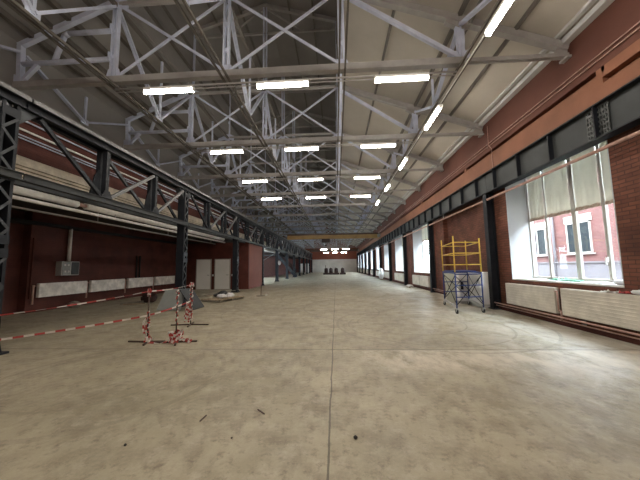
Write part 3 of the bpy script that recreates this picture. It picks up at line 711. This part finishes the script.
# ------------------------------------------------------------------ things on the nearest window sill
def sheet(name, x0, x1, y0, y1, z, m, label, cat, amp=.03, n=10, seed=1):
    r = random.Random(seed); vs = []; fs = []
    for s_ in (0, 1):
        for i in range(n+1):
            for k in range(n+1):
                e = 1+.12*math.sin(i*1.7+seed)+.1*math.sin(k*2.1+seed*2)
                vs.append(((x0+x1)/2+(x0-(x0+x1)/2+(x1-x0)*i/n)*e, (y0+y1)/2+(y0-(y0+y1)/2+(y1-y0)*k/n)*e, 0))
        if s_ == 0: hs = [abs(r.gauss(0, amp)) for _ in range((n+1)**2)]
    N1 = (n+1)**2
    vs = [(x, y, z+.003+hs[i % N1]+(.004 if i >= N1 else 0)) for i, (x, y, _) in enumerate(vs)]
    for i in range(n):
        for k in range(n):
            a = i*(n+1)+k; fs += [(a, a+n+1, a+n+2, a+1), (N1+a, N1+a+1, N1+a+n+2, N1+a+n+1)]
    for i in range(n):
        a = i; b = i+1; fs += [(a, b, N1+b, N1+a)]; a = n*(n+1)+i; b = a+1; fs += [(b, a, N1+a, N1+b)]
        a = i*(n+1); b = a+n+1; fs += [(b, a, N1+a, N1+b)]; a = i*(n+1)+n; b = a+n+1; fs += [(a, b, N1+b, N1+a)]
    o = MB().add(vs, fs, 0, True).build(name, m, None, ((x0+x1)/2, (y0+y1)/2, z)); return tag(o, label, cat)
zs = SILL+.007
sheet('plastic_sheet', 5.62, 5.86, 7.05, 7.75, zs, 'green_sheet', 'crumpled green plastic sheet on the nearest window sill', 'sheet', .022, seed=3)
sheet('plastic_sheet', 5.56, 5.8, 6.75, 7.0, zs, 'green_sheet', 'smaller scrap of green plastic on the window sill beside the larger sheet', 'sheet', .018, 7, seed=5)
sheet('paper_sheet', 5.55, 5.9, 6.2, 6.65, zs, 'paper', 'flat whitish paper sheet on the nearest window sill', 'paper', .010, seed=6)
zt_ = .28+.62+.007
sheet('rag', 5.345, 5.435, 5.50, 5.66, zt_, 'rag_red', 'small red rag on top of the right radiator', 'rag', .022, 7, seed=8)
sheet('paper_sheet', 5.34, 5.44, 5.68, 6.0, zt_, 'paper', 'crumpled whitish paper on top of the right radiator beside the red rag', 'paper', .018, 8, seed=9)
o = MB().ball((5.39, 5.3, zt_+.05), (.055, .15, .05), 7, 12, .1).build('plastic_bag', 'wrap', None, (5.39, 5.3, zt_)); tag(o, 'crumpled white plastic bag on top of the right radiator at the photo edge', 'bag')
o = MB().ball((5.62, 5.85, zs+.05), (.09, .14, .05), 7, 12, .1).build('plastic_bag', 'wrap', None, (5.62, 5.85, zs)); tag(o, 'crumpled white plastic bag at the near end of the window sill', 'bag')

# ------------------------------------------------------------------ scaffold tower
FL, FR, BL, BR = [Vector(v) for v in ((3.68, 8.86, 0), (4.55, 9.02, 0), (4.05, 10.80, 0), (4.93, 10.78, 0))]
t = thing('scaffold_tower', 'wheeled scaffold tower with yellow guardrails above a blue frame', 'scaffold', (4.3, 9.85, 0)); O = (4.3, 9.85, 0)
Z = lambda p, z: Vector((p.x, p.y, z))
for p, zt, nm in ((FL, 2.40, 0), (FR, 2.33, 0), (BL, 2.44, 0), (BR, 2.40, 1)):
    MB().tube(Z(p, .16), Z(p, 1.27), .021, 10).build('leg', 'blue', t, O)
    MB().tube(Z(p, 1.27), Z(p, zt), .022, 10).build('guard_post', 'yellow', t, O)
    c = MB().box((p.x-.03, p.y-.03, .1), (p.x+.03, p.y+.03, .17)).bar((p.x-.02, p.y-.025, .15), (p.x-.02, p.y+.03, .06), .006, .05).bar((p.x+.02, p.y-.025, .15), (p.x+.02, p.y+.03, .06), .006, .05).build('caster', 'alu', t, O)
    MB().tube((p.x-.02, p.y+.02, .075), (p.x+.02, p.y+.02, .075), .075, 18).build('wheel', 'rubber', c, O)
for a, b in ((FL, FR), (BL, BR), (FL, BL), (FR, BR)):
    for z in (1.50, 1.86, 2.20): MB().tube(Z(a, z), Z(b, z), .017, 8).build('guard_rail', 'yellow', t, O)
for a, b in ((FL, FR), (BL, BR)):
    for z in (.5, .86, 1.20): MB().tube(Z(a, z), Z(b, z), .016, 8).build('rung', 'blue', t, O)
for a, b in ((FL, BL), (FR, BR)):
    MB().bar(Z(a, .2), Z(b, .2), .04, .07).build('base_beam', 'alu', t, O)
    MB().bar(Z(a, 1.24), Z(b, 1.24), .03, .05).build('deck_beam', 'blue', t, O)
    MB().tube(Z(a, .28), Z(b, 1.18), .012, 8).build('brace', 'dark_steel', t, O); MB().tube(Z(a, 1.18), Z(b, .28), .012, 8).build('brace', 'dark_steel', t, O)
for a, b in ((FL, FR), (BL, BR)):
    MB().tube(Z(a, .26), Z(b, 1.16), .012, 8).build('brace', 'dark_steel', t, O); MB().tube(Z(a, 1.16), Z(b, .26), .012, 8).build('brace', 'dark_steel', t, O)
d = MB().prism([(FL.x+.03, FL.y+.25), (FR.x-.03, FR.y+.25), (BR.x-.03, BR.y-.05), (BL.x+.03, BL.y-.05)], 'z', 1.265, 1.30); d.build('platform', 'blue', t, O)
# white cabinets behind it
t = thing('white_cabinet', 'white metal cabinet with black locks standing behind the scaffold tower', 'cabinet', (5.15, 10.55, 0), rz=0)
x0, x1, y0, y1 = 4.98, 5.44, 9.98, 10.75
O = (5.15, 10.55, 0); MB().box((x0, y0, .12), (x1, y1, 1.22)).build('body', 'cabinet_white', t, O, .01)
MB().box((x0-.015, y0+.03, .15), (x0, y1-.03, 1.19)).build('door', 'cabinet_white', t, O, .005)
for z in (.42, .72, 1.02): MB().box((x0+.28, y0-.02, z), (x0+.33, y0, z+.07)).build('lock', 'black', t, O)
MB().box((x0+.02, y0+.02, 0), (x1-.02, y1-.02, .12)).build('plinth', 'alu', t, O)
t = thing('white_cabinet', 'wide white cabinet with a dark handle seen through the scaffold frame', 'cabinet', (4.9, 11.3, 0)); O = (4.9, 11.3, 0)
MB().box((4.74, 11.1, .1), (5.36, 11.5, 1.2)).build('body', 'cabinet_white', t, O, .01); MB().box((4.77, 11.085, .13), (5.33, 11.1, 1.17)).build('door', 'cabinet_white', t, O)
MB().box((4.79, 11.04, .55), (4.87, 11.085, .85)).build('handle', 'black', t, O); MB().box((4.77, 11.13, 0), (5.33, 11.47, .1)).build('plinth', 'alu', t, O)
t = thing('greenish_screen', 'pale greenish panel leaning behind the left side of the scaffold', 'panel', (4.5, 11.75, 0)); O = (4.5, 11.75, 0)
MB().bar((4.68, 11.62, 0.01), (4.68, 11.80, 1.22), .46, .03, up=(0,-1,0)).build('sheet', 'cabinet_green', t, O)
MB().bar((4.68, 11.86, 0.0), (4.68, 11.82, 1.12), .10, .06, up=(0,-1,0)).build('prop', 'timber_grey', t, O)

# ------------------------------------------------------------------ barrier posts and tape
def crumple(c, r, n, seed, w=.05):
    q = random.Random(seed); pts = []
    for i in range(n):
        a = q.uniform(0, 2*PI); k = q.uniform(.35, 1)
        pts.append((c[0]+r[0]*k*math.cos(a), c[1]+r[1]*k*math.sin(a), max(.012, c[2]+r[2]*q.uniform(-1, 1))))
    return pts
def spiral(x, y, z0, z1, r, turns, seed):
    q = random.Random(seed); n = turns*6
    return [(x+r*(1+q.uniform(-.3, .6))*math.cos(i*PI/3), y+r*(1+q.uniform(-.3, .6))*math.sin(i*PI/3), z0+(z1-z0)*i/n+q.uniform(-.02, .02)) for i in range(n+1)]
def post(x, y, h, label, legs, wraps, bunch, seed, lean=(0,0)):
    t = thing('barrier_post', label, 'post', (x, y, 0), 'barrier posts with tape'); O = (x, y, 0)
    MB().tube((x, y, .03), (x+lean[0], y+lean[1], h), .013, 8).build('rod', 'rod', t, O)
    for a, l in legs:
        dx, dy = math.cos(a), math.sin(a); MB().bar((x-dx*.03, y-dy*.03, .016), (x+dx*l, y+dy*l, .016), .035, .03).build('foot', 'rod', t, O)
    for z0, z1, r, n in wraps: MB().ribbon(spiral(x+lean[0]*(z0+z1)/2/h, y+lean[1]*(z0+z1)/2/h, z0, z1, r, n, seed), .03, seg=.05).build('wrapped_tape', ['tape_red', 'tape_white'], t, O)
    for c, r, n in bunch: MB().ribbon(crumple((x+c[0], y+c[1], c[2]), r, n, seed+3), .04, seg=.06).build('bunched_tape', ['tape_red', 'tape_white'], t, O)
    return t
post(-3.91, 5.65, 1.10, 'rusty barrier post with loose tape at its foot, leftmost of the three', [(PI*.98, .42), (-1.2, .26), (.1, .36), (1.9, .3)], [(.12, .62, .03, 5), (.92, 1.05, .028, 2)], [((.02, -.01, .07), (.10, .08, .06), 14), ((-.07, 0, .3), (.05, .04, .22), 9), ((0, 0, 1.05), (.06, .05, .045), 9)], 11)
post(-3.30, 5.65, 1.06, 'rusty barrier post with a red and white tape heap on its base', [(PI*1.06, .42), (-1.1, .28), (.12, .42), (1.8, .3)], [(.35, .95, .022, 4), (.98, 1.05, .03, 1)], [((0, -.02, .10), (.15, .12, .09), 40), ((.25, .0, .04), (.14, .06, .03), 12)], 23)
post(-3.91, 7.36, 1.12, 'barrier post thickly wrapped in tape, farthest and rightmost of the three', [(PI*1.05, .5), (-.05, .5), (-1.3, .3), (1.8, .3)], [(.1, 1.08, .035, 9)], [((-.05, -.02, .32), (.13, .08, .26), 26), ((0, 0, 1.06), (.08, .06, .06), 14)], 37)
def sag(a, b, s_, n=8):
    a, b = Vector(a), Vector(b); return [tuple(a.lerp(b, i/n) - Vector((0,0,s_*4*(i/n)*(1-i/n)))) for i in range(n+1)]
o = MB().ribbon(sag((-6.12, 4.66, .71), (-3.91, 5.67, 1.04), .03)+sag((-3.91, 5.67, 1.04), (-3.91, 7.34, 1.07), .03)[1:], .026, seg=.16, twist=.35).build('barrier_tape', ['tape_red', 'tape_white'], None, (-6.12, 4.66, .7)); tag(o, 'upper red and white tape strung from the left edge to the barrier posts', 'tape', 'strung barrier tapes')
o = MB().ribbon(sag((-6.12, 4.68, .28), (-3.93, 5.67, .54), .02)+sag((-3.93, 5.67, .54), (-3.92, 7.34, .63), .02)[1:], .036, seg=.15).build('barrier_tape', ['tape_red', 'tape_white'], None, (-6.12, 4.68, .28)); tag(o, 'lower red and white tape strung from the left edge to the barrier posts', 'tape', 'strung barrier tapes')
o = MB().ribbon([(-3.86, 5.62, .012), (-3.7, 5.55, .02), (-3.6, 5.6, .012), (-3.45, 5.58, .03)], .05, seg=.09, side=(0,.9,.4)).build('barrier_tape', ['tape_red', 'tape_white'], None, (-3.65, 5.6, 0)); tag(o, 'loose tape lying on the floor between the two front barrier posts', 'tape')
o = MB().ribbon(crumple((-3.62, 6.25, .06), (.16, .14, .06), 14, 71), .05, seg=.09).build('barrier_tape', ['tape_white', 'tape_red'], None, (-3.62, 6.25, 0)); tag(o, 'small pale tangle of tape on the floor behind the front barrier posts', 'tape')
o = MB().tube((-3.9, 6.35, .03), (-3.82, 6.42, .03), .03, 10).build('tape_core', 'paper', None, (-3.86, 6.38, 0)); tag(o, 'little cardboard roll on the floor behind the barrier posts', 'roll')

# ------------------------------------------------------------------ leaning boards, pallet and odds and ends on the left
t = MB().prism([(-6.5,0),(-5.62,0),(-5.72,.9),(-6.52,.9)], 'y', -.012, .012).build('leaning_board', 'board_grey', None, (0,0,0)); 
for v in t.data.vertices: v.co.x += 6.05
t.location = (-6.05, 9.82, .02); t.rotation_euler.x = -math.radians(38); tag(t, 'large pale grey board leaning towards the dark lattice column', 'board')
o = MB().bar((-5.17, 10.3, .012), (-5.70, 10.3, .74), .85, .024, up=(1,0,.7)).build('leaning_board', 'board_dark', None, (-5.3, 10.3, 0)); tag(o, 'dark slate board propped against the right side of the pale grey board', 'board')
# pallet
t = thing('pallet', 'low wooden pallet on the floor in front of the lattice column', 'pallet', (-5.3, 12.9, 0), rz=-.35)
for y in (-.75, 0, .75): MB().box((-.55, y-.05, .02), (.55, y+.05, .09)).build('stringer', 'timber_grey', t)
for k_ in range(6): x = -.5+.2*k_; MB().box((x-.07, -.8, .09), (x+.07, .8, .112)).build('deck_board', 'timber', t)
for k_ in (-.45, 0, .45): MB().box((k_-.06, -.8, 0), (k_+.06, .8, .02)).build('bottom_board', 'timber_grey', t)
def lump(name, c, r, m, label, cat, seed, jit=.14):
    o = MB().ball((0,0,r[2]*.92), r, 7, 11, jit, 0, random.Random(seed)).build(name, m); o.location = c; return tag(o, label, cat)
lump('plastic_bag', (-5.32, 12.75, .113), (.24, .2, .10), 'wrap', 'crumpled white plastic bag lying on the pallet', 'bag', 3)
lump('plastic_bag', (-5.0, 12.95, .113), (.2, .22, .12), 'wrap', 'second white bag on the pallet, nearer the column', 'bag', 5)
lump('rubble_bag', (-5.5, 13.3, .113), (.24, .25, .16), 'board_dark', 'dark lumpy bag on the far end of the pallet', 'bag', 9)
def plank(p, q, w_, h, m, label, name='plank', up=(0,0,1)):
    o = MB().bar(p, q, w_, h, up).build(name, m, None, p); return tag(o, label, 'plank')
plank((-5.75, 13.2, .34), (-4.95, 13.5, .40), .12, .03, 'timber_grey', 'grey offcut resting across the dark bag on the pallet')
plank((-5.1, 12.3, .14), (-4.75, 13.3, .14), .08, .03, 'timber', 'brown timber strip lying along the right edge of the pallet')
plank((-7.35, 14.2, .03), (-6.75, 15.9, .06), .12, .035, 'timber_grey', 'long grey plank on the floor between boards and doors')
plank((-7.0, 14.6, .03), (-6.2, 15.7, .03), .1, .03, 'timber', 'brown plank on the floor left of the pallet')
plank((-6.35, 12.7, .025), (-5.95, 13.4, .025), .16, .05, 'timber_grey', 'short thick plank end beside the pallet')
lump('rubble_heap', (-6.1, 14.4, 0), (.34, .22, .1), 'board_dark', 'small dark heap on the floor behind the pallet', 'heap', 15)
lump('paper_scrap', (-5.7, 12.35, 0), (.14, .1, .05), 'paper', 'white scrap on the floor in front of the pallet', 'scrap', 16)
# under the left radiators
lump('rubble_heap', (-8.5, 12.3, 0), (.34, .3, .22), 'machine', 'dark round bundle on the floor left of the grey leaning board', 'heap', 21)
plank((-9.3, 11.6, .03), (-8.5, 11.9, .10), .08, .05, 'timber_grey', 'grey timber offcut by the dark bundle near the left wall')
plank((-9.0, 11.4, .03), (-8.3, 11.75, .03), .07, .05, 'timber', 'brown timber offcut on the floor near the left wall')
lump('rubble_heap', (-10.5, 10.7, 0), (.22, .2, .14), 'timber_grey', 'small brown heap under the nearest left radiator', 'heap', 22)
# control box and white duct on the left wall
t = thing('control_box', 'grey control box on the dark red left wall', 'box', (XA, 10.65, 1.25)); O = (XA, 10.65, 1.25)
MB().box((XA, 10.3, 1.30), (XA+.26, 11.05, 1.86)).build('body', 'box_grey', t, O, .012)
MB().box((XA+.26, 10.33, 1.33), (XA+.275, 10.65, 1.83)).build('front_plate', 'board_grey', t, O)
for y, z in ((10.38, 1.68), (10.52, 1.68), (10.4, 1.42), (10.54, 1.42)): MB().box((XA+.275, y, z), (XA+.282, y+.07, z+.07)).build('label_plate', 'paper', t, O)
MB().box((XA+.26, 10.7, 1.33), (XA+.272, 11.02, 1.83)).build('cover', 'dark_plate', t, O)
o = MB().tube((XA+.1, 10.72, 1.86), (XA+.1, 10.72, 3.2), .065, 12).build('duct', 'pipe_white', None, (XA+.1, 10.72, 1.86)); tag(o, 'white upright pipe rising from the grey control box', 'pipe')
o = MB().box((XA, 9.4, .5), (XA+.06, 9.44, 2.7)).build('cable', 'brick_dark', None, (XA, 9.4, .5)); tag(o, 'dark red painted cable on the corner of the left wall', 'cable')
# small disc-based post near the room corner
t = thing('disc_stand', 'short thin stand on a pale round base in front of the red room', 'stand', (-4.0, 14.67, 0)); O = (-4.0, 14.67, 0)
MB().tube((-4, 14.67, 0), (-4, 14.67, .03), .24, 20).build('base', 'timber_grey', t, O); MB().tube((-4, 14.67, .03), (-3.98, 14.67, .62), .018, 8).build('rod', 'rod', t, O)
lump('paper_scrap', (-3.72, 14.7, 0), (.06, .06, .06), 'paper', 'white lump on the floor right of the disc based stand', 'scrap', 31)

# ------------------------------------------------------------------ far left: stairs and odds
t = thing('staircase', 'dark steel staircase in the far left aisle', 'stairs', (-7, 40, 0)); O = (-7, 40, 0)
for y in (39.4, 40.6): MB().bar((-8.5, y, 3.3), (-5.75, y, .1), .08, .28).build('stringer', 'dark_steel', t, O)
m = MB()
for q in range(15): f_ = (q+.5)/15; m.box((-8.5+2.75*f_-.12, 39.44, 3.3-3.2*f_+.0), (-8.5+2.75*f_+.14, 40.56, 3.3-3.2*f_+.03))
m.build('treads', 'dark_plate', t, O)
for y in (39.4, 40.6):
    m = MB().tube((-8.5, y, 4.1), (-5.75, y, 1.0), .03, 8)
    for q in range(5): f_ = q/4; m.tube((-8.5+2.75*f_, y, 3.3-3.2*f_), (-8.5+2.75*f_, y, 4.1-3.1*f_), .025, 8)
    m.build('handrail', 'dark_steel', t, O)
MB().box((-10.9, 39.4, 3.2), (-8.5, 40.6, 3.3)).build('landing', 'dark_plate', t, O)
m = MB().tube((-10.9, 34.5, 2.3), (-9.3, 34.5, 2.3), .03, 8).tube((-9.3, 34.5, 2.3), (-8.2, 36, 3.2), .03, 8)
for x in (-10.8, -9.3): m.tube((x, 34.5, 0), (x, 34.5, 2.3), .03, 8)
o = m.build('handrail', 'steel_grey', None, (-10, 34.5, 0)); tag(o, 'thin grey handrail in the far left aisle before the stairs', 'handrail')
lump('hanging_bag', (-6.02, 29.3, 1.75), (.17, .2, .24), 'wrap', 'white bag hanging on a far left column near the stairs', 'bag', 41, .05)
o = MB().box((XA+.0, 39.5, .8), (XA+.06, 40.3, 1.5)).build('wall_notice', 'cabinet_white', None, (XA, 39.9, .8)); tag(o, 'small white plate on the far dark red aisle wall', 'plate')
# ------------------------------------------------------------------ cranes
def crane(y, z0, z1, m1, m2, label, hoist):
    t = thing('overhead_crane', label, 'crane', (0, y, z0), 'overhead bridge cranes'); O = (0, y, z0)
    MB().box((-5.95, y-.2, z0), (5.2, y+.2, z1)).box((-5.95, y-.28, z1), (5.2, y+.28, z1+.03)).box((-5.95, y-.28, z0-.03), (5.2, y+.28, z0)).build('bridge_girder', m1, t, O)
    MB().box((-5.95, y+.4, z1), (5.1, y+1.0, z1+.06)).box((-5.95, y-.3, z1+.03), (5.2, y-.24, z1+.2)).build('walkway', m2, t, O)
    for x in (XG, 5.22): MB().box((x-.12, y-1.0, 5.0), (x+.12, y+1.0, 5.3)).build('end_carriage', m2 if x < 0 else 'board_grey', t, O)
    if hoist: MB().box((hoist-.5, y-.35, z0-.45), (hoist+.5, y+.35, z0-.03)).tube((hoist, y, z0-.45), (hoist, y, z0-.75), .03, 8).ball((hoist, y, z0-.8), (.12,.12,.14)).build('hoist', 'machine', t, O)
crane(34, 4.93, 5.32, 'ochre', 'crane_brown', 'ochre yellow bridge crane across the middle distance', -1.2)
crane(64, 5.0, 5.35, 'crane_brown', 'crane_brown', 'dark red bridge crane near the far end', 0)

# ------------------------------------------------------------------ far floor machines and bundle
def machine(x, y, h, label, k_):
    t = thing('floor_machine', label, 'machine', (x, y, 0), 'dark machines on the far floor')
    MB().box((-.55, -.4, 0), (.55, .4, .34)).build('base', 'machine', t, bevel=.03)
    MB().tube((0, 0, .34), (0, 0, h-.25), .36, 16).ball((0, 0, h-.25), (.36, .36, .25)).build('tank', 'machine', t)
    MB().tube((-.1, 0, h-.2), (-.1, 0, h+.1+.4*(k_ == 0)), .05, 8).build('stack', 'black', t)
for k_, (x, l) in enumerate(((-1.95, 'leftmost of the four, with a tall stack'), (-1.05, 'second from the left'), (-.05, 'third from the left'), (1.15, 'rightmost of the four, set a little apart'))):
    machine(x*1.0+.1, 52.5, 1.25, 'dark machine standing on the far floor, ' + l, k_)
t = thing('wrapped_bundle', 'tall white wrapped bundle standing against the far right wall', 'bundle', (5.1, 31, 0)); O = (5.1, 31, 0)
b = MB().ball((4.95, 31, .62), (.28, .42, .64), 10, 12, .06, 0, random.Random(4)); b.build('wrapping', 'wrap', t, O)
MB().box((4.8, 30.6, 0), (5.36, 31.4, .06)).build('base_board', 'timber', t, O)
lump('plastic_bag', (5.05, 19.6, 0), (.25, .3, .1), 'paper', 'pale crumpled sack on the floor under the window second from the scaffold', 'bag', 55)
o = MB().bar((4.9, 19.0, .03), (5.2, 20.4, .03), .1, .03).build('plank', 'timber', None, (5, 19, 0)); tag(o, 'brown offcut on the floor beside the pale sack', 'plank')

# splinters and stones on the near floor
for i, (x, y, a, L_, l) in enumerate(((-1.36, 2.86, 1.45, .11, 'short dark splinter on the near floor left of the joint'), (-.81, 3.0, -.75, .13, 'slanting dark splinter on the near floor close to the joint'))):
    o = MB().bar((x-math.cos(a)*L_/2, y-math.sin(a)*L_/2, .005), (x+math.cos(a)*L_/2, y+math.sin(a)*L_/2, .005), .01, .01).build('wood_splinter', 'rod', None, (x, y, 0)); tag(o, l, 'splinter', None)
for i, (x, y, r, l, m_) in enumerate(((.14, 2.58, .018, 'small dark stone on the near floor right of the joint', 'rubber'), (-1.83, 2.42, .012, 'tiny dark stone on the near floor at lower left', 'rubber'), (4.75, 4.55, .03, 'dark lump on the floor near the right edge', 'rubber'), (-.95, 2.55, .009, 'tiny grey pebble left of the joint', 'rod'))):
    lump('stone', (x, y, 0), (r, r, r*.8), m_, l, 'stone', 60+i)

# ------------------------------------------------------------------ outdoors
struct('ground_outside', MB().box((XW+.8, -30, -.6), (40, 110, -.4)), 'asphalt', 'pale paved yard outside the right windows', 'ground')
t = thing('brick_building', 'pink brick building with white windows seen through the nearest window', 'building', (14.5, 20, -.4)); O = (14.5, 20, -.4)
MB().box((14, -12, 1.55), (22, 31, 7.2)).build('facade', 'brick_out', t, O)
MB().box((13.9, -12, -.4), (22, 31, 1.5)).box((13.84, -12, 1.5), (22, 31, 1.58)).build('plinth', 'lilac_plinth', t, O)
for k_ in range(-2, 5):
    y = 16.65+3.25*k_
    f = MB().box((13.93, y-.8, 2.05), (14.05, y-.73, 3.85)).box((13.93, y+.73, 2.05), (14.05, y+.8, 3.85)).box((13.93, y-.8, 2.05), (14.05, y+.8, 2.12)).box((13.93, y-.8, 3.78), (14.05, y+.8, 3.85)).box((13.93, y-.03, 2.1), (14.05, y+.04, 3.8)).box((13.88, y-.92, 1.98), (14.02, y+.92, 2.05)).box((13.95, y-.9, 3.85), (14.02, y+.9, 4.25))
    w_ = f.build('window', 'pvc', t, O); MB().box((13.98, y-.74, 2.1), (14.0, y+.74, 3.8)).build('pane', 'window_dark', w_, O)
MB().tube((13.9, 18.4, -.4), (13.9, 18.4, 7), .07, 10).build('downpipe', 'lilac_plinth', t, O)

# ------------------------------------------------------------------ light and camera
wd = bpy.data.worlds.new('overcast'); S.world = wd; wd.use_nodes = True
bg = wd.node_tree.nodes['Background']; bg.inputs['Color'].default_value = (.83, .92, 1, 1); bg.inputs['Strength'].default_value = 8.0

cam = bpy.data.cameras.new('camera'); co = bpy.data.objects.new('camera', cam); COL.objects.link(co); S.camera = co
F_, PITCH, YAW, ROLL = 276.4458, .0963, .056, -.0146
cam.sensor_width = 36; cam.sensor_fit = 'HORIZONTAL'; cam.lens = F_/640*36; cam.clip_start = .05; cam.clip_end = 300
cy_, sy_, cp_, sp_ = math.cos(YAW), math.sin(YAW), math.cos(PITCH), math.sin(PITCH)
fw = Vector((-sy_*cp_, cy_*cp_, sp_)); rt = Vector((cy_, sy_, 0)); up = rt.cross(fw)
r2 = rt*math.cos(ROLL)+up*math.sin(ROLL); u2 = -rt*math.sin(ROLL)+up*math.cos(ROLL)
M = Matrix((r2, u2, -fw)).transposed().to_4x4(); M.translation = Vector((0, 0, 1.5)); co.matrix_world = M
vs_ = S.view_settings; vs_.view_transform = 'Standard'; vs_.look = 'None'; vs_.gamma = 1; vs_.use_curve_mapping = False
vs_.exposure = 1.6
